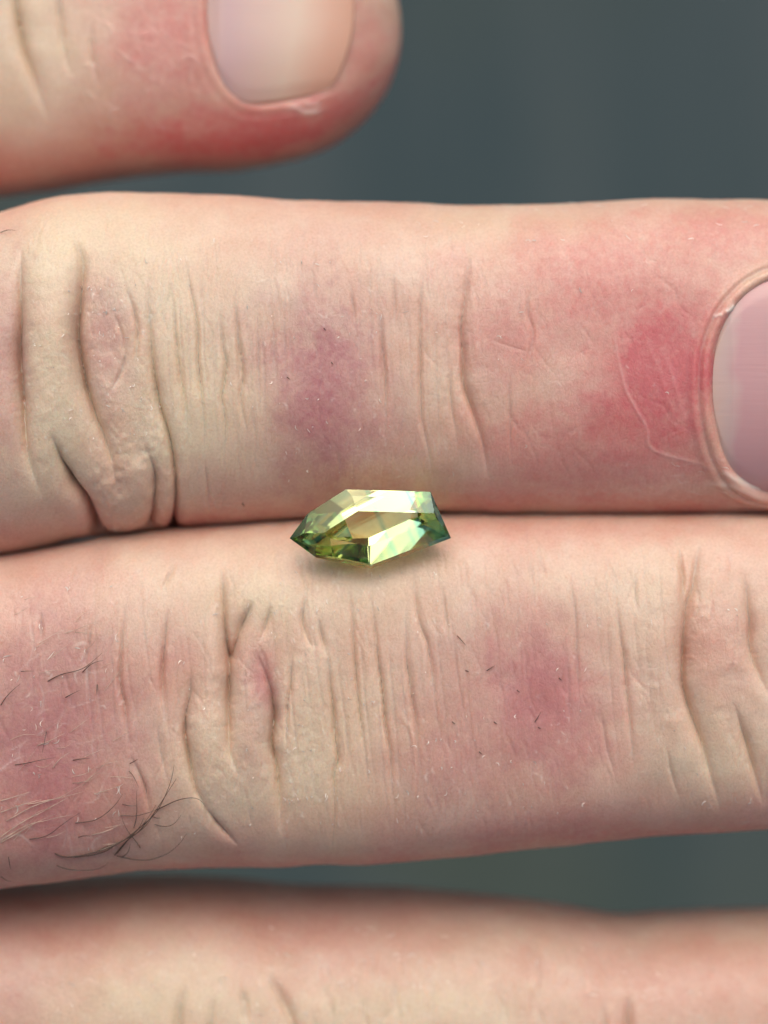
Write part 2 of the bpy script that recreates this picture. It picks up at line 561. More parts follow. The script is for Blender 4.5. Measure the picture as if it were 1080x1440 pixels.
r.blob('redness', 735, 470, 75, 95, 0.50, seed=5)
r.blob('redness', 560, 320, 330, 40, 0.18, seed=6)
r.blob('redness', 640, 680, 260, 50, 0.20, seed=61)
r.blob('lilac', 455, 565, 68, 125, 1.0, rot=-0.15, seed=7, rag=0.3, soft=2.1)
r.blob('lilac', 458, 490, 42, 50, 0.95, seed=77, rag=0.4, soft=1.4)
r.blob('lilac', 146, 480, 34, 85, 0.50, rot=-0.1, seed=8)
r.blob('lilac', 0, 500, 30, 130, 0.55, seed=9)
r.blob('lilac', 700, 500, 40, 70, 0.18, seed=10)
r.blob('lilac', 935, 540, 90, 105, 0.22, rot=0.5, seed=1001)
r.blob('pale', 130, 330, 160, 85, 0.75, seed=11)
r.blob('pale', 80, 560, 70, 190, 0.65, seed=12)
r.blob('pale', 265, 560, 110, 190, 0.65, seed=13)
r.blob('pale', 190, 700, 80, 50, 0.6, seed=131)
r.blob('pale', 700, 310, 150, 45, 0.45, seed=14)
r.blob('pale', 620, 560, 60, 130, 0.25, seed=15)
r.blob(None, 190, 700, 45, 60, 0, hgt=9)
r.blob(None, 70, 460, 36, 150, 0, hgt=7, rag=0.1)
r.blob(None, 142, 470, 26, 80, 0, hgt=-6, rag=0.1)
r.blob(None, 680, 480, 30, 110, 0, hgt=3, rag=0.1)
r.blob(None, 640, 500, 14, 110, 0, hgt=-3, rag=0.1)
r.strokes(210, (200, 330, 680, 700), 90, 88, 3, -0.55, 2.2)
r.strokes(80, (40, 300, 230, 720), 40, 82, 20, -0.5, 2.2)
r.strokes(70, (700, 330, 980, 690), 60, 70, 30, -0.5, 2.4)
r.strokes(120, (112, 400, 215, 640), 12, 80, 40, 0.7, 1.5, 'flake', 0.75)
r.strokes(70, (30, 400, 120, 700), 12, 70, 50, 0.6, 1.5, 'flake', 0.6)
r.strokes(110, (200, 330, 560, 640), 16, 88, 22, 0.6, 1.5, 'flake', 0.50)
r.strokes(60, (380, 430, 540, 690), 14, 85, 35, 0.5, 1.5, 'flake', 0.45)
r.strokes(60, (560, 310, 1000, 680), 18, 60, 50, 0.5, 1.6, 'flake', 0.40)
r.strokes(40, (940, 640, 1080, 710), 30, 15, 12, 0.8, 1.8, 'flake', 0.35)
r.strokes(90, (560, 284, 1080, 340), 22, 5, 20, 0.5, 1.8, 'flake', 0.22)

# --- middle finger
m = middle
m.crease([(175, 848), (171, 908), (168, 951), (175, 990), (179, 1021), (185, 1066)], depth=4.5, w=3)
m.crease([(237, 852), (233, 893), (229, 943), (229, 982), (233, 1020)], depth=6.0, w=3.4)
m.crease([(268, 940), (268, 974), (261, 1002), (260, 1029), (266, 1068), (276, 1107), (290, 1138), (294, 1166)], depth=11, w=5)
m.crease([(286, 1132), (311, 1165), (338, 1192)], depth=4.5, w=4)
m.crease([(312, 793), (314, 858), (319, 908), (322, 936), (321, 982), (322, 1021), (324, 1056), (338, 1096)], depth=17, w=6)
m.crease([(356, 846), (338, 881), (325, 922)], depth=9, w=7, ends=(0, 1))
m.crease([(360, 915), (375, 951), (383, 982), (385, 1013), (381, 1044), (389, 1083), (393, 1122), (397, 1175)], depth=14, w=6)
m.crease([(382, 850), (366, 905)], depth=4, w=5)
m.crease([(410, 905), (409, 960), (404, 1000), (402, 1060)], **fine)
m.crease([(456, 898), (463, 938), (467, 982), (470, 1027), (476, 1067), (470, 1093), (470, 1149), (467, 1200)], depth=5.5, w=4)
m.crease([(428, 835), (428, 879), (440, 915)], depth=4.5, w=4)
m.crease([(448, 868), (454, 900), (460, 925)], **fine)
m.crease([(489, 809), (496, 867), (498, 916), (502, 960), (507, 1012), (513, 1056), (520, 1118)], depth=4.6, w=3)
m.crease([(520, 820), (528, 886), (533, 930), (539, 975), (543, 1019), (550, 1064), (552, 1108), (559, 1155)], depth=6.0, w=3.2)
m.crease([(569, 846), (572, 919), (578, 967), (585, 1019), (589, 1085)], **fine)
m.crease([(578, 795), (589, 871), (602, 908), (607, 945), (613, 1000)], **fine)
m.crease([(622, 817), (631, 907)], **faint)
m.crease([(249, 788), (226, 835)], **faint)
m.crease([(58, 858), (58, 910)], **faint)
m.crease([(117, 908), (120, 930), (131, 870)], **faint)
m.crease([(183, 1060), (205, 1110), (215, 1160)], **fine)
m.crease([(222, 1010), (226, 1060), (240, 1110)], **faint)
m.crease([(985, 755), (975, 820), (965, 855), (962, 910), (962, 960), (975, 1010), (992, 1060), (1005, 1110), (1015, 1145)], depth=13, w=7.5)
m.crease([(1047, 800), (1055, 870), (1057, 920), (1082, 985)], depth=8, w=6.5)
m.crease([(1030, 985), (1055, 1060), (1074, 1135)], depth=7, w=7)
m.crease([(955, 765), (962, 855)], **fine)
m.crease([(862, 825), (877, 920), (885, 1000), (892, 1095)], **fine)
m.crease([(802, 790), (810, 890), (815, 975)], **faint)
m.crease([(897, 800), (893, 835), (900, 870)], **faint)
m.crease([(845, 1000), (856, 1060), (868, 1100)], **faint)
m.crease([(935, 1040), (945, 1090), (958, 1130)], **faint)
m.ridge([(557, 997), (582, 1041), (583, 1150)], 1.5, 3.5)
m.ridge([(1005, 940), (1040, 930), (1060, 960), (1080, 1010)], 1.6, 16)
m.ridge([(945, 1000), (962, 1050), (975, 1090)], 1.2, 13)
m.blob('lilac', 60, 1040, 130, 140, 0.82, rag=0.3, seed=21)
m.blob('redness', 70, 1150, 150, 90, 0.40, seed=22)
m.blob('redness', 40, 850, 160, 60, 0.28, seed=221)
m.blob('lilac', 755, 985, 68, 105, 0.8, rot=-0.25, seed=23, rag=0.3, soft=2.3)
m.blob('redness', 765, 985, 62, 105, 0.65, rot=-0.25, seed=24, rag=0.3, soft=2.3)
m.blob('lilac', 665, 1000, 95, 120, 0.40, seed=25, soft=1.7)
m.blob('lilac', 366, 960, 22, 60, 0.52, rot=-0.25, seed=26)
m.blob('redness', 370, 950, 14, 35, 0.45, seed=27)
m.blob('lilac', 355, 1030, 30, 60, 0.3, seed=261)
m.blob('redness', 230, 930, 60, 80, 0.22, seed=28)
m.blob('lilac', 640, 1070, 85, 80, 0.45, seed=291, soft=1.8)
m.blob('redness', 650, 1060, 120, 90, 0.22, seed=292, soft=1.8)
m.blob('redness', 780, 745, 380, 32, 0.30, seed=30)
m.blob('redness', 1010, 900, 50, 70, 0.25, seed=301)
m.blob('redness', 1040, 790, 60, 60, 0.20, seed=302)
m.blob('pale', 300, 830, 160, 50, 0.50, seed=31)
m.blob('pale', 370, 835, 40, 40, 0.75, seed=311)
m.blob('pale', 310, 1100, 100, 100, 0.65, seed=32)
m.blob('pale', 470, 1080, 120, 130, 0.60, seed=33)
m.blob('pale', 860, 830, 200, 60, 0.25, seed=34)
m.blob('pale', 1000, 1080, 70, 70, 0.4, seed=35)
m.blob('pale', 500, 830, 110, 50, 0.3, seed=36)
m.blob(None, 292, 1030, 26, 85, 0, hgt=7, rag=0.1)
m.blob(None, 352, 1040, 26, 90, 0, hgt=5, rag=0.1)
m.blob(None, 420, 1000, 26, 120, 0, hgt=4, rag=0.1)
m.blob(None, 365, 830, 30, 40, 0, hgt=3, rag=0.1)
m.blob(None, 1010, 900, 30, 110, 0, hgt=5, rag=0.1)
m.blob(None, 935, 900, 30, 130, 0, hgt=4, rag=0.1)
m.strokes(240, (380, 780, 760, 1180), 90, 86, 3, -0.6, 2.2)
m.strokes(120, (760, 770, 1080, 1140), 60, 85, 9, -0.6, 2.2)
m.strokes(150, (0, 820, 380, 1200), 60, 86, 14, -0.7, 2.2)
m.strokes(60, (0, 880, 170, 1200), 60, 90, 5, -1.2, 1.8, 'flake', 0.25)
m.strokes(60, (0, 900, 170, 1200), 45, -25, 20, 0.6, 1.6, 'flake', 0.50)
m.strokes(60, (0, 820, 180, 1100), 16, 80, 35, 0.7, 1.6, 'flake', 0.70)
m.strokes(170, (380, 790, 620, 1180), 15, 84, 22, 0.7, 1.5, 'flake', 0.68)
m.strokes(60, (400, 1000, 480, 1160), 14, 84, 24, 0.8, 1.6, 'flake', 0.8)
m.strokes(110, (600, 830, 840, 1150), 16, 78, 25, 0.5, 1.5, 'flake', 0.55)
m.strokes(70, (240, 850, 400, 1180), 12, 70, 45, 0.6, 1.5, 'flake', 0.55)
m.strokes(60, (840, 800, 1080, 1150), 18, 75, 25, 0.5, 1.6, 'flake', 0.42)
m.strokes(40, (470, 775, 640, 840), 14, 70, 40, 0.7, 1.6, 'flake', 0.65)

# --- index finger (lower edge of the picture) and little finger (upper left)
i_ = index
i_.crease([(262, 1385), (253, 1415), (250, 1460), (252, 1520)], depth=7, w=5)
i_.crease([(372, 1360), (392, 1395), (412, 1440), (420, 1500)], depth=6, w=6)
i_.crease([(300, 1400), (296, 1450), (300, 1520)], depth=5, w=4)
i_.crease([(340, 1380), (350, 1450)], **fine)
i_.crease([(886, 1395), (884, 1430), (887, 1500)], depth=8, w=5)
i_.crease([(850, 1410), (852, 1500)], **fine)
i_.strokes(120, (430, 1350, 850, 1480), 60, 88, 6, -1.2, 2.6)
i_.strokes(160, (100, 1300, 1000, 1440), 30, 20, 20, 0.6, 2.4, 'flake', 0.22)
i_.strokes(120, (60, 1350, 700, 1450), 14, 80, 30, 0.6, 2.4, 'flake', 0.35)
i_.blob('redness', 420, 1310, 180, 70, 0.32, seed=41)
i_.blob('redness', 950, 1370, 200, 70, 0.30, seed=42)
i_.blob('redness', 50, 1320, 140, 60, 0.35, seed=43)
i_.blob('pale', 230, 1400, 170, 50, 0.7, seed=44)
i_.blob('pale', 560, 1420, 200, 40, 0.6, seed=45)
i_.blob('lilac', 20, 1420, 60, 60, 0.3, seed=46)
p = pinky
p.crease([(20, -60), (22, 0), (33, 67), (50, 117), (69, 172)], depth=11, w=6)
p.crease([(82, -40), (88, 60), (100, 110)], depth=4, w=5)
p.crease([(128, 20), (131, 80), (140, 130)], depth=2.4, w=5)
p.nail(303, 497, math.radians(-4), 170, 1.4, 0.15)
p.blob('redness', 240, 50, 110, 140, 0.62, seed=51, soft=1.6)
p.blob('redness', 350, 195, 200, 70, 0.95, seed=52, soft=1.5)
p.blob('redness', 150, 190, 120, 60, 0.30, seed=53)
p.blob('redness', 520, 60, 50, 120, 0.50, seed=54)
p.blob('pale', 60, 40, 90, 130, 0.65, seed=55)
p.ridge([(400, 152), (415, 150), (430, 157), (455, 152)], 2.0, 4.0, 'flake', 0.6)
p.ridge([(425, 146), (452, 146)], 1.5, 3.0, 'flake', 0.5)
p.strokes(40, (120, 40, 300, 200), 25, 60, 40, 0.6, 3.0, 'flake', 0.2)

# long, fine, nearly parallel wrinkles across the backs of the fingers
for x in np.arange(212, 400, 17.0):
    x0 = x + R.uniform(-4, 4); y0, y1 = R.uniform(340, 430), R.uniform(600, 700)
    r.crease([(x0, y0), (x0 + R.uniform(2, 8), (y0 + y1) / 2), (x0 + R.uniform(6, 18), y1)], depth=R.uniform(0.35, 1.1), w=1.9)
for x in np.arange(500, 640, 16.0):
    x0 = x + R.uniform(-5, 5); y0, y1 = R.uniform(350, 430), R.uniform(560, 690)
    r.crease([(x0, y0), (x0 + R.uniform(-3, 3), (y0 + y1) / 2), (x0 + R.uniform(2, 12), y1)], depth=R.uniform(0.3, 0.8), w=1.9)
for x in np.arange(405, 660, 17.0):
    x0 = x + R.uniform(-4, 4); y0, y1 = R.uniform(800, 900), R.uniform(1060, 1190)
    r_ = R.uniform(22, 40) * (y1 - y0) / 300
    m.crease([(x0, y0), (x0 + 0.42 * r_, (y0 + y1) / 2), (x0 + r_, y1)], depth=R.uniform(0.35, 1.1), w=1.9)
for x in list(np.arange(790, 950, 19.0)) + list(np.arange(120, 300, 20.0)):
    x0 = x + R.uniform(-6, 6); y0, y1 = R.uniform(790, 880), R.uniform(980, 1120)
    m.crease([(x0, y0), (x0 + R.uniform(2, 10), (y0 + y1) / 2), (x0 + R.uniform(8, 26), y1)], depth=R.uniform(0.3, 0.8), w=1.9)

FINGERS = [pinky, ring, middle, index]


def build_hand(mat):
    verts, quads, tris = [], [], []
    masks = {k: [] for k in ('redness', 'lilac', 'pale', 'flake')}
    off = 0
    base_idx = []
    grids = []
    for f in FINGERS:
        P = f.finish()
        f.P = P
        nu = len(f.U)
        grids.append((off, nu))
        verts.append(P.reshape(-1, 3))
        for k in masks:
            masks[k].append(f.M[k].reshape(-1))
        off += nu * NT
    V = np.vstack(verts)
    MK = {k: np.concatenate(v) for k, v in masks.items()}
    remap = np.arange(off)
    hi = np.where((TH > math.radians(58)) & (TH < math.radians(122)))[0]
    # mirrored partners on the neighbour's other side
    thm = np.where(TH > math.pi, TH - 2 * math.pi, TH)
    partner = [int(np.argmin(np.abs(thm + TH[j]))) for j in hi]
    for a in range(3):
        oa, ob = grids[a][0], grids[a + 1][0]
        for j, q in zip(hi, partner):
            mid = (V[oa + j] + V[ob + q]) / 2
            V[oa + j] = mid; V[ob + q] = mid
            remap[ob + q] = oa + j
    for (o, nu) in grids:
        idx = o + np.arange(nu * NT).reshape(nu, NT)
        nx = np.roll(idx, -1, axis=1)
        q = np.stack([idx[:-1], nx[:-1], nx[1:], idx[1:]], -1).reshape(-1, 4)
        quads.append(q)
    # fingertip caps
    caps = [list(remap[o + (nu - 1) * NT + np.arange(NT)]) for (o, nu) in grids]
    # outer loop for the back of the hand
    order = np.argsort(thm)                       # -180 .. 180
    lo_d, hi_d = math.radians(-58), math.radians(58)
    def chain(fi, t0, t1):
        o = grids[fi][0]
        return [int(remap[o + j]) for j in order if t0 <= thm[j] <= t1]
    j58 = hi[0]
    def arc(fi, a0, a1):                          # angles measured 0..360 running downwards
        o = grids[fi][0]
        t = np.mod(TH, 2 * math.pi)
        js = [j for j in np.argsort(t) if math.radians(a0) <= t[j] <= math.radians(a1)]
        return [int(remap[o + j]) for j in js]
    eA, eB = math.degrees(TH[hi[0]]) + 1e-6, math.degrees(TH[hi[-1]]) - 1e-6
    loop = chain(0, -10, math.radians(eA)) + chain(1, -math.radians(eA), math.radians(eA)) + chain(2, -math.radians(eA), math.radians(eA)) + chain(3, -math.radians(eA), 10)
    loop += arc(2, eB, 360 - eB) [::1] + arc(1, eB, 360 - eB) + arc(0, eB, 180)
    # index runs on past 180 to its outer palm side
    uniq = []
    for q in loop:
        if not uniq or uniq[-1] != q:
            uniq.append(q)
    seen, loop = set(), []
    for q in uniq:
        if q not in seen:
            seen.add(q); loop.append(q)
    loop = np.array(loop)
    LP = V[loop]
    c = LP.mean(0)
    ang = np.unwrap(np.arctan2(LP[:, 2] - c[2], LP[:, 1] - c[1]))
    L = len(loop)
    ang_even = ang[0] + np.sign(ang[-1] - ang[0]) * np.linspace(0, 2 * math.pi, L, endpoint=False)
    rings = []
    for k, (x, hy, hz, f) in enumerate([(-0.5, 4.15, 1.15, 0.2), (-1.2, 4.2, 1.2, 0.45), (-2.4, 4.2, 1.35, 0.75), (-4.5, 4.1, 1.55, 1), (-6.5, 3.6, 1.7, 1), (-8, 3.1, 1.8, 1), (-10, 3.0, 1.95, 1), (-16, 3.4, 2.4, 1), (-24, 3.9, 3.0, 1)]):
        E = np.stack([np.full(L, LP[:, 0].mean() + x), c[1] + hy * np.cos(ang_even), c[2] - 0.1 + hz * np.sin(ang_even)], 1)
        B = LP + np.array([x, 0, 0])
        rings.append(E * f + B * (1 - f))
    V = np.vstack([V] + rings)
    extra = L * len(rings)
    prev = loop
    for k in range(len(rings)):
        cur = off + k * L + np.arange(L)
        q = np.stack([prev, np.roll(prev, -1), np.roll(cur, -1), cur], -1)
        quads.append(q[:, ::-1])
        prev = cur
    wrist_cap = list(prev)
    Q = np.vstack(quads)
    remap_all = np.concatenate([remap, off + np.arange(extra)])
    Q = remap_all[Q]
    # drop unused (merged) vertices
    used = np.zeros(len(V), bool); used[Q.ravel()] = True
    new = np.cumsum(used) - 1
    V = V[used]; Q = new[Q]
    me = bpy.data.meshes.new('person')
    nq = len(Q)
    capl = [[int(new[j]) for j in cp] for cp in caps] + [[int(new[j]) for j in wrist_cap]]
    nl = nq * 4 + sum(len(cp) for cp in capl)
    me.vertices.add(len(V)); me.vertices.foreach_set('co', V.astype(np.float32).ravel())
    me.loops.add(nl)
    me.loops.foreach_set('vertex_index', np.concatenate([Q.ravel()] + [np.array(cp) for cp in capl]).astype(np.int32))
    starts = list(np.arange(nq) * 4)
    s0 = nq * 4
    for cp in capl:
        starts.append(s0); s0 += len(cp)
    me.polygons.add(nq + len(capl))
    me.polygons.foreach_set('loop_start', np.array(starts, np.int32))
    me.update(calc_edges=True)
    me.validate()
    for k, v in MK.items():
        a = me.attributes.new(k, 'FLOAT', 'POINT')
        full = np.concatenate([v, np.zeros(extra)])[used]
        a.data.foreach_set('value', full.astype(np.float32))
    me.shade_smooth()
    me.materials.append(mat)
    o = bpy.data.objects.new('person', me)
    COL.objects.link(o)
    o['label'] = 'bare hand seen from the back, fingers side by side, holding the gem between two fingers'
    o['category'] = 'hand'
    return o


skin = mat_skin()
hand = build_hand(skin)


# ------------------------------------------------------------------ fingernails
def mat_nail(stops):
    m, nt, b = new_mat('nail')
    tc = nd(nt, 'ShaderNodeTexCoord')
    a = nd(nt, 'ShaderNodeAttribute'); a.attribute_name = 'along'
    n = nd(nt, 'ShaderNodeTexNoise', Scale=3.0, Detail=3.0)
    nt.links.new(tc.outputs['Object'], n.inputs['Vector'])
    t = math_n(nt, 'ADD', a.outputs['Fac'], math_n(nt, 'MULTIPLY', math_n(nt, 'SUBTRACT', n.outputs['Fac'], 0.5), 0.16))
    c = ramp(nt, t, stops)
    nt.links.new(c, b.inputs['Base Color'])
    b.inputs['Roughness'].default_value = 0.33
    b.inputs['IOR'].default_value = 1.5
    b.inputs['Subsurface Weight'].default_value = 0.5
    b.inputs['Subsurface Radius'].default_value = (1, 0.4, 0.3)
    b.inputs['Subsurface Scale'].default_value = 0.03
    mp = nd(nt, 'ShaderNodeMapping')
    mp.inputs['Scale'].default_value = (0.25, 5.0, 1.0)
    nt.links.new(tc.outputs['Object'], mp.inputs[0])
    n2 = nd(nt, 'ShaderNodeTexNoise', Scale=9.0, Detail=3.0)
    nt.links.new(mp.outputs[0], n2.inputs['Vector'])
    bp = nd(nt, 'ShaderNodeBump', Strength=0.25, Distance=0.004)
    nt.links.new(n2.outputs['Fac'], bp.inputs['Height'])
    nt.links.new(bp.outputs[0], b.inputs['Normal'])
    return m


NAIL_CREAM = mat_nail([(0.0, (0.58, 0.40, 0.36)), (0.14, (0.56, 0.38, 0.38)), (0.35, (0.62, 0.44, 0.39)), (0.6, (0.68, 0.52, 0.42)), (0.85, (0.66, 0.40, 0.30)), (0.97, (0.64, 0.38, 0.28))])  # paler middle paints in the stronger light and sky sheen on this nail
NAIL_PINK = mat_nail([(0.0, (0.58, 0.42, 0.36)), (0.07, (0.54, 0.39, 0.37)), (0.13, (0.53, 0.30, 0.31)), (0.80, (0.55, 0.31, 0.31)), (0.90, (0.62, 0.33, 0.26)), (0.97, (0.64, 0.50, 0.42))])  # pink nail, tinted darker for the weaker light that falls on it


def build_nail(f, label, mat):
    uc, ue, v0, hw, half = f.nailspec
    nu, nv = 90, 60
    tt = np.linspace(0, 1, nu) ** 1.5
    vv = np.linspace(-1, 1, nv)
    T = np.repeat(tt[:, None], nv, 1)
    # rounded free edge
    edge = ue - 0.16 * (ue - uc) * (np.abs(vv) ** 2.6)
    Uu = uc + T * (edge[None, :] - uc)
    W = np.maximum(hw(np.repeat(tt[:, None], nv, 1)), 1.5)
    TH_ = (v0 + vv[None, :] * W) / f.Rm
    P = f.surf(Uu, TH_); N = f.normal(Uu, TH_)
    k = s_at(f.zc)
    offs = 1.5 + 4.0 * (1 - np.abs(vv[None, :]) ** 3) * np.clip(T * 4, 0, 1) - 5.0 * np.clip(1 - T * 12, 0, 1) - 3.0 * np.clip((np.abs(vv[None, :]) - 0.86) / 0.14, 0, 1)
    top = P + N * (offs * k)[..., None]
    bot = P + N * ((offs - 5.5) * k)[..., None]
    verts = np.vstack([top.reshape(-1, 3), bot.reshape(-1, 3)])
    n0 = nu * nv
    faces = []
    ix = lambda a, b, l: l * n0 + a * nv + b
    for a in range(nu - 1):
        for b in range(nv - 1):
            faces.append((ix(a, b, 0), ix(a, b + 1, 0), ix(a + 1, b + 1, 0), ix(a + 1, b, 0)))
            faces.append((ix(a, b, 1), ix(a + 1, b, 1), ix(a + 1, b + 1, 1), ix(a, b + 1, 1)))
    for b in range(nv - 1):
        faces.append((ix(0, b, 0), ix(0, b, 1), ix(0, b + 1, 1), ix(0, b + 1, 0)))
        faces.append((ix(nu - 1, b, 0), ix(nu - 1, b + 1, 0), ix(nu - 1, b + 1, 1), ix(nu - 1, b, 1)))
    for a in range(nu - 1):
        faces.append((ix(a, 0, 0), ix(a + 1, 0, 0), ix(a + 1, 0, 1), ix(a, 0, 1)))
        faces.append((ix(a, nv - 1, 0), ix(a, nv - 1, 1), ix(a + 1, nv - 1, 1), ix(a + 1, nv - 1, 0)))
    me = bpy.data.meshes.new('fingernail')
    me.from_pydata([tuple(q) for q in verts], [], faces)
    bm = bmesh.new(); bm.from_mesh(me); bmesh.ops.recalc_face_normals(bm, faces=bm.faces); bm.to_mesh(me); bm.free()
    a = me.attributes.new('along', 'FLOAT', 'POINT')
    a.data.foreach_set('value', np.concatenate([T.ravel(), T.ravel()]).astype(np.float32))
    me.shade_smooth()
    me.materials.append(mat)
    o = bpy.data.objects.new('fingernail', me)
    COL.objects.link(o)
    o.parent = hand
    if label:
        o['label'] = label
    return o


build_nail(pinky, 'pale nail of the little finger at the top', NAIL_CREAM)
build_nail(ring, 'pinkish nail of the ring finger cut by the right edge', NAIL_PINK)


# ------------------------------------------------------------------ hairs on the middle finger
def mat_plain(name, col, rough):
    m, nt, b = new_mat(name)
    tc = nd(nt, 'ShaderNodeTexCoord')
    n = nd(nt, 'ShaderNodeTexNoise', Scale=14.0, Detail=2.0)
    nt.links.new(tc.outputs['Object'], n.inputs['Vector'])
    c = ramp(nt, n.outputs['Fac'], [(0.3, tuple(q * 0.6 for q in col)), (0.7, tuple(min(1, q * 1.35) for q in col))])
    nt.links.new(c, b.inputs['Base Color'])
    b.inputs['Roughness'].default_value = rough
    return m


HAIR_D = mat_plain('dark_hair', (0.095, 0.062, 0.045), 0.5)
HAIR_L = mat_plain('fair_hair', (0.55, 0.42, 0.33), 0.4)


def surf_pt(f, u, v):
    i = min(max(np.searchsorted(f.U, u), 0), len(f.U) - 1)
    j = min(max(np.searchsorted(f.V[:N_DENSE], v), 0), N_DENSE - 1)
    return f.P[i, j]


def hair_mesh(f, pts, r0, lift, px=True):
    ln = catmull(f.uvs(pts) if px else np.array(pts), 5.0)
    n = len(ln)
    base = np.array([surf_pt(f, u, v) for u, v in ln])
    nrm = np.array([f.normal(np.array([u]), np.array([v / f.Rm]))[0] for u, v in ln])
    t = np.linspace(0, 1, n)
    for _ in range(3):
        base[1:-1] = (base[:-2] + 2 * base[1:-1] + base[2:]) / 4
    pos = base + nrm * (0.004 + lift * np.sin(t * math.pi * 0.62) ** 1.2)[:, None]
    tan = np.gradient(pos, axis=0)
    tan /= np.maximum(np.linalg.norm(tan, axis=1, keepdims=True), 1e-9)
    vs, fs = [], []
    S = 5
    for k in range(n):
        a = np.cross(tan[k], nrm[k]); a /= max(np.linalg.norm(a), 1e-9)
        b = np.cross(a, tan[k])
        rr = 0.72 * r0 * (1 - 0.75 * t[k] ** 2)
        for q in range(S):
            w = 2 * math.pi * q / S
            vs.append(pos[k] + rr * (a * math.cos(w) + b * math.sin(w)))
    for k in range(n - 1):
        for q in range(S):
            fs.append((k * S + q, k * S + (q + 1) % S, (k + 1) * S + (q + 1) % S, (k + 1) * S + q))
    return vs, fs


def add_hair(f, pts, r0=0.0042, lift=0.03):
    vs, fs = hair_mesh(f, pts, r0, lift)
    me = bpy.data.meshes.new('hair')
    me.from_pydata([tuple(q) for q in vs], [], fs)
    me.shade_smooth()
    me.materials.append(HAIR_D)
    o = bpy.data.objects.new('hair', me)
    COL.objects.link(o)
    o.parent = hand


def hq(*p):
    return [(60 + x / 4.154, 1060 + y / 4.156) for x, y in p]


def hp(*p):
    return [(x / 2.571, 780 + y / 2.571) for x, y in p]


for pts, r0 in [
    (hq((70, 570), (120, 597), (240, 575), (340, 550), (430, 515), (500, 470), (560, 420), (640, 350), (690, 280), (740, 170), (770, 50)), 0.0050),
    (hq((300, 565), (400, 525), (470, 490), (540, 460), (590, 400), (640, 340), (690, 270), (740, 190), (780, 130)), 0.0050),
    (hq((420, 585), (460, 530), (500, 480), (560, 440), (620, 380), (660, 310)), 0.0048),
    (hq((430, 590), (520, 605), (620, 600), (720, 565), (790, 510), (840, 450)), 0.0036),
    (hq((660, 320), (740, 280), (820, 245), (890, 243), (935, 270), (950, 300)), 0.0040),
    (hq((450, 355), (540, 350), (610, 330), (680, 300)), 0.0034),
    (hq((190, 395), (270, 390), (340, 355), (400, 305), (440, 265), (468, 215)), 0.0040),
    (hq((460, 290), (520, 290), (550, 285)), 0.0034),
    (hq((530, 430), (545, 370), (548, 300), (545, 200)), 0.0030),
    (hq((570, 545), (520, 470), (480, 410), (455, 350)), 0.0032),
    (hq((75, 640), (120, 655), (230, 650), (330, 640), (380, 610)), 0.0034),
    (hq((650, 410), (720, 415), (780, 380), (810, 340)), 0.0030),
    (hq((430, 580), (490, 490), (530, 450), (570, 410), (585, 360)), 0.0046),
    (hq((455, 600), (500, 550), (510, 500)), 0.0040),
    (hq((640, 360), (690, 362)), 0.0030),
    (hq((500, 100), (530, 105), (545, 150), (560, 180)), 0.0030),
    (hq((510, 50), (560, 20)), 0.0040),
    (hq((175, 37), (230, 20), (280, 15)), 0.0042),
    (hq((205, 485), (255, 445), (275, 460)), 0.0034),
    (hq((180, 595), (260, 585), (350, 560), (420, 520), (520, 455), (600, 380), (660, 280)), 0.0042),
    (hp((170, 455), (220, 430), (300, 410), (370, 355)), 0.0042),
    (hp((295, 425), (330, 390), (372, 379)), 0.0040),
    (hp((235, 515), (260, 498), (290, 485)), 0.0040),
    (hp((0, 540), (40, 490), (75, 465)), 0.0040),
    (hp((350, 465), (354, 485), (350, 505)), 0.0042),
    (hp((50, 760), (140, 740), (200, 730)), 0.0034),
    (hp((105, 1025), (170, 1010), (230, 960), (290, 925)), 0.0034),
    (hp((0, 1155), (40, 1158)), 0.0036),
    (hp((30, 1085), (38, 1105), (36, 1120)), 0.0034),
    (hp((75, 420), (100, 412), (125, 416)), 0.0030),
    (hp((165, 640), (158, 690), (150, 720)), 0.0026),
]:
    add_hair(middle, pts, r0)
add_hair(ring, [(0, 325), (10, 327), (23, 329)], 0.0036)
for x, y in ((693, 495), (800, 690), (640, 690), (965, 710), (1045, 525), (885, 570), (743, 805)):
    px, py = 400 + x / 2.7, 760 + y / 2.7
    add_hair(middle, [(px - 2, py - 2), (px, py), (px + 2.5, py + 1)], 0.0048, 0.004)
add_hair(middle, [(683, 943), (689, 938), (696, 935)], 0.0040, 0.01)
add_hair(middle, [(642, 893), (650, 898), (654, 906)], 0.0036, 0.01)
add_hair(middle, [(752, 1014), (757, 1006), (760, 1000)], 0.0036, 0.01)
for x, y in ((456, 462), (466, 510), (405, 531), (341, 708)):
    add_hair(ring, [(x - 1.5, y - 2), (x, y), (x + 2, y + 2)], 0.0044, 0.003)

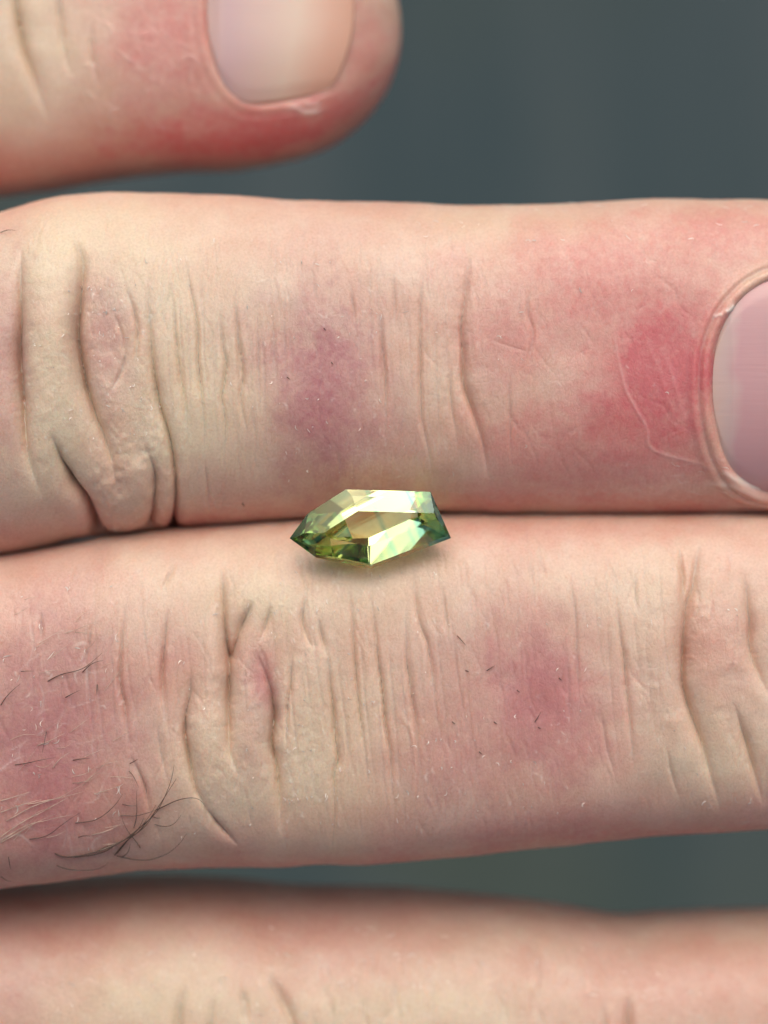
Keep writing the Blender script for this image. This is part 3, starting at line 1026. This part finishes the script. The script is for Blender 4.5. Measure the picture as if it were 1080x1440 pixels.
vs_all, fs_all = [], []
def fair(f, pts, r0=0.0026, lift=0.02):
    vs, fs = hair_mesh(f, pts, r0, lift)
    o = len(vs_all)
    vs_all.extend(vs); fs_all.extend([tuple(o + q for q in t) for t in fs])
for pts in [hp((0, 1035), (60, 1000), (130, 960), (200, 930)), hp((0, 1015), (80, 960), (160, 920), (230, 880)), hp((0, 890), (60, 868), (110, 850)),
            hp((20, 960), (120, 905), (220, 870), (290, 830)), hp((130, 690), (190, 665), (230, 645)), hp((0, 1028), (90, 975), (200, 945), (260, 935)),
            hp((100, 900), (190, 880), (300, 850)), hp((190, 770), (215, 730), (250, 710)), hp((0, 930), (60, 905), (150, 880)), hp((330, 1010), (390, 990), (440, 960))]:
    fair(middle, pts, 0.0032)
for _ in range(36):
    x = R.uniform(0, 180); y = R.uniform(840, 1200)
    L = R.uniform(20, 60); a = math.radians(R.normal(-28, 16))
    fair(middle, [(x, y), (x + L / 2 * math.cos(a) , y + L / 2 * math.sin(a) + R.normal(0, 3)), (x + L * math.cos(a), y + L * math.sin(a))], 0.0020)
me = bpy.data.meshes.new('fine_hair')
me.from_pydata([tuple(q) for q in vs_all], [], fs_all)
me.shade_smooth()
me.materials.append(HAIR_L)
fh = bpy.data.objects.new('fine_hair', me)
COL.objects.link(fh)
fh.parent = hand
fh['kind'] = 'stuff'


# ------------------------------------------------------------------ loose scales of dry skin, too many to count
def build_scales():
    vs, fs = [], []
    for f in (ring, middle, index):
        for n, box, length, ang, sd, mval in f.flk:
            for _ in range(int(n * 7)):
                u, v = f.uv(R.uniform(box[0], box[2]), R.uniform(box[1], box[3]))
                # scales gather in clumps
                if value_noise(np.array([u]), np.array([v]), 34, 91)[0, 0] + R.uniform(-0.7, 0.5) < 0:
                    continue
                L = min(length, 26) * R.uniform(0.15, 0.6)
                a = math.radians(R.normal(ang, sd * 1.3))
                w = R.uniform(0.3, 0.8) * (0.6 + 0.5 * mval)
                bend = R.normal(0, 0.5)
                o = len(vs)
                m = 4
                for k in range(m + 1):
                    t = k / m - 0.5
                    aa = a + bend * t * 2
                    du, dv = math.cos(aa) * L * t, math.sin(aa) * L * t
                    nu_, nv_ = -math.sin(aa), math.cos(aa)
                    ww = w * (1 - (2 * abs(t)) ** 2.5) + 0.08
                    lift = 0.8 + 1.0 * (0.25 - t * t) * 4 * R.uniform(0.3, 1)
                    for sgn, ex in ((1, 0.0), (-1, 0.35)):
                        uu, vv = u + du + nu_ * ww * sgn, v + dv + nv_ * ww * sgn
                        i = min(max(int(np.searchsorted(f.U, uu)), 1), len(f.U) - 2)
                        j = min(max(int(np.searchsorted(f.V[:N_DENSE], vv)), 1), N_DENSE - 2)
                        c = f.P[i, j]
                        eu = (f.P[i + 1, j] - f.P[i - 1, j]) / (f.U[i + 1] - f.U[i - 1])
                        ev = (f.P[i, j + 1] - f.P[i, j - 1]) / (f.V[j + 1] - f.V[j - 1])
                        nn = np.cross(eu, ev); nn /= max(np.linalg.norm(nn), 1e-12)
                        if nn[2] < 0:
                            nn = -nn
                        vs.append(c + eu * (uu - f.U[i]) + ev * (vv - f.V[j]) + nn * (lift + ex) / K)
                for k in range(m):
                    fs.append((o + 2 * k, o + 2 * k + 1, o + 2 * k + 3, o + 2 * k + 2))
    me = bpy.data.meshes.new('dry_skin')
    me.from_pydata([tuple(q) for q in vs], [], fs)
    mt = mat_plain('dry_skin', (0.74, 0.66, 0.60), 0.5)
    me.materials.append(mt)
    o = bpy.data.objects.new('dry_skin', me)
    COL.objects.link(o)
    o.parent = hand
    o['kind'] = 'stuff'


build_scales()


# ------------------------------------------------------------------ the gem: a bicolour step-cut stone cut from planes
def mat_gem():
    m, nt, b = new_mat('gem_glass')
    nt.nodes.remove(b)
    out = nt.nodes['Material Output']
    g = nd(nt, 'ShaderNodeBsdfGlass', IOR=1.76, Roughness=0.0)
    tc = nd(nt, 'ShaderNodeTexCoord')
    sx = nd(nt, 'ShaderNodeSeparateXYZ')
    nt.links.new(tc.outputs['Object'], sx.inputs[0])
    # colour zoning: pale yellow-green body, teal right end, left end darkened to paint in dark reflections, thin blue growth bands across the stone
    body = ramp(nt, math_n(nt, 'ADD', sx.outputs['X'], 0.5),
                [(0.0, (0.36, 0.42, 0.30)), (0.20, (0.78, 0.83, 0.58)), (0.36, (0.94, 0.96, 0.76)), (0.60, (0.94, 0.97, 0.79)), (0.80, (0.90, 0.965, 0.82)), (0.90, (0.70, 0.84, 0.80)), (1.0, (0.36, 0.58, 0.62))])
    cc = math_n(nt, 'ADD', math_n(nt, 'ADD', sx.outputs['X'], math_n(nt, 'MULTIPLY', sx.outputs['Y'], 0.46)), 0.5)
    W, BL = (1.0, 1.0, 1.0), (0.80, 0.93, 1.0)
    band = ramp(nt, cc, [(0.565, W), (0.575, BL), (0.595, BL), (0.605, W), (0.80, W), (0.81, BL), (0.825, (0.74, 0.90, 1.0)), (0.83, W), (0.86, W), (0.87, (0.70, 0.88, 1.0)), (0.89, (0.84, 0.94, 1.0))])
    zone = mixc(nt, 1.0, body, band, 'MULTIPLY')
    nt.links.new(zone, g.inputs['Color'])
    nt.links.new(g.outputs[0], out.inputs['Surface'])
    return m


GEM_C = (545, 330)
GEM_K = 1.0 / 3.857 / K
OUTLINE = [(105, 372), (205, 237), (410, 108), (870, 122), (983, 375), (545, 540), (250, 478)]
GEM = dict(table=0.0616, tilt=[2.758, 5.322],
    crown=[[33.913, 24.411], [20.819, 16.953], [27.685, 21.205], [57.933, 45.96], [46.204, 14.0], [54.117, 14.0], [27.864, 18.002]], crown_break=[0.059, 0.05, 0.019, 0.047, 0.025, 0.025, 0.019],
    pav=[[46.403, 43.897, 32.582], [70.566, 44.369, 29.066], [74.688, 72.688, 18.355], [67.158, 65.092, 62.093], [69.968, 59.685, 54.73], [62.179, 54.916, 52.859], [68.73, 59.165, 51.91]],
    pav_break=[[0.02, 0.05], [0.022, 0.121], [0.089, 0.152], [0.155, 0.132], [0.024, 0.033], [0.072, 0.037], [0.032, 0.113]])


def build_gem():
    poly = [((x - GEM_C[0]) * GEM_K, -(y - GEM_C[1]) * GEM_K) for x, y in OUTLINE]
    bm = bmesh.new()
    bmesh.ops.create_cube(bm, size=3.0)

    def cut(co, no):
        geom = bm.verts[:] + bm.edges[:] + bm.faces[:]
        res = bmesh.ops.bisect_plane(bm, geom=geom, dist=1e-6, plane_co=co, plane_no=no, clear_outer=True)
        ed = [e for e in res['geom_cut'] if isinstance(e, bmesh.types.BMEdge)]
        if ed:
            bmesh.ops.contextual_create(bm, geom=ed)
    g = 0.008
    cut(Vector((0, 0, GEM['table'])), Vector((0, 0, 1)))
    n = len(poly)
    for i in range(n):
        p, q = Vector((*poly[i], 0)), Vector((*poly[(i + 1) % n], 0))
        d = (q - p).normalized()
        o = Vector((-d.y, d.x, 0))
        if o.dot((p + q) / 2) < 0:
            o = -o
        cut(p, o)
        base = p.copy()
        for k in range(2):
            ang = math.radians(GEM['crown'][i][k])
            if k:
                base = base - o * (GEM['crown_break'][i] / math.tan(math.radians(GEM['crown'][i][0])))
            z = g + (GEM['crown_break'][i] if k else 0)
            cut(Vector((base.x, base.y, z)), o * math.sin(ang) + Vector((0, 0, math.cos(ang))))
        base, z = p.copy(), -g
        for k in range(3):
            ang = math.radians(GEM['pav'][i][k])
            if k:
                dz = GEM['pav_break'][i][k - 1]
                base = base - o * (dz / math.tan(math.radians(GEM['pav'][i][k - 1])))
                z -= dz
            cut(Vector((base.x, base.y, z)), o * math.sin(ang) - Vector((0, 0, math.cos(ang))))
    bmesh.ops.remove_doubles(bm, verts=bm.verts, dist=1e-5)
    bmesh.ops.recalc_face_normals(bm, faces=bm.faces)
    me = bpy.data.meshes.new('gemstone')
    bm.to_mesh(me); bm.free()
    me.materials.append(mat_gem())
    o = bpy.data.objects.new('gemstone', me)
    COL.objects.link(o)
    z = 0.775
    k = (D - z) / D
    px, py = 380 + GEM_C[0] / 3.857, 660 + GEM_C[1] / 3.857
    o.location = ((px - 540) / K * k, (720 - py) / K * k, z)
    o.scale = (k, k, k)
    o.rotation_euler = (Matrix.Rotation(math.radians(GEM['tilt'][0]), 3, 'X') @ Matrix.Rotation(math.radians(GEM['tilt'][1]), 3, 'Y')).to_euler()
    o['label'] = 'small faceted yellow-green gemstone with blue-tinged right end, held between two fingers'
    o['category'] = 'gemstone'
    return o


gem = build_gem()


# ------------------------------------------------------------------ the phone that takes the picture (mirrored black in the stone)
def build_phone():
    m, nt, b = new_mat('phone_black')
    n = nd(nt, 'ShaderNodeTexNoise', Scale=3.0)
    c = ramp(nt, n.outputs['Fac'], [(0.3, (0.010, 0.010, 0.011)), (0.7, (0.014, 0.014, 0.015))])
    nt.links.new(c, b.inputs['Base Color'])
    b.inputs['Roughness'].default_value = 0.35
    root = bpy.data.objects.new('phone', None)
    COL.objects.link(root)
    root.location = (-3.5, -1.85, D + 1.0)
    root['label'] = 'black phone held over the hand, seen only as dark reflections in the gem'
    root['category'] = 'phone'

    def slab(name, w, h, t, rad, loc, parent):
        bm = bmesh.new()
        pts = []
        for cx, cy_, a0 in ((w / 2 - rad, h / 2 - rad, 0), (-w / 2 + rad, h / 2 - rad, 90), (-w / 2 + rad, -h / 2 + rad, 180), (w / 2 - rad, -h / 2 + rad, 270)):
            for k in range(9):
                a = math.radians(a0 + k * 11.25)
                pts.append((cx + rad * math.cos(a), cy_ + rad * math.sin(a)))
        f = bm.faces.new([bm.verts.new((x, y, 0)) for x, y in pts])
        e = bmesh.ops.extrude_face_region(bm, geom=[f])
        bmesh.ops.translate(bm, vec=(0, 0, t), verts=[v for v in e['geom'] if isinstance(v, bmesh.types.BMVert)])
        bmesh.ops.recalc_face_normals(bm, faces=bm.faces)
        bmesh.ops.bevel(bm, geom=[q for q in bm.edges if abs(q.verts[0].co.z - q.verts[1].co.z) < 1e-6], offset=min(0.1, t * 0.3), segments=2, affect='EDGES')
        me = bpy.data.meshes.new(name)
        bm.to_mesh(me); bm.free()
        me.materials.append(m)
        o = bpy.data.objects.new(name, me)
        COL.objects.link(o)
        o.location = loc
        o.parent = parent
        return o
    slab('phone_body', 15.0, 7.4, 0.8, 1.0, (0, 0, 0), root)
    slab('lens_plate', 3.4, 3.4, 0.15, 0.8, (5.5, 1.7, -0.15), root)


build_phone()
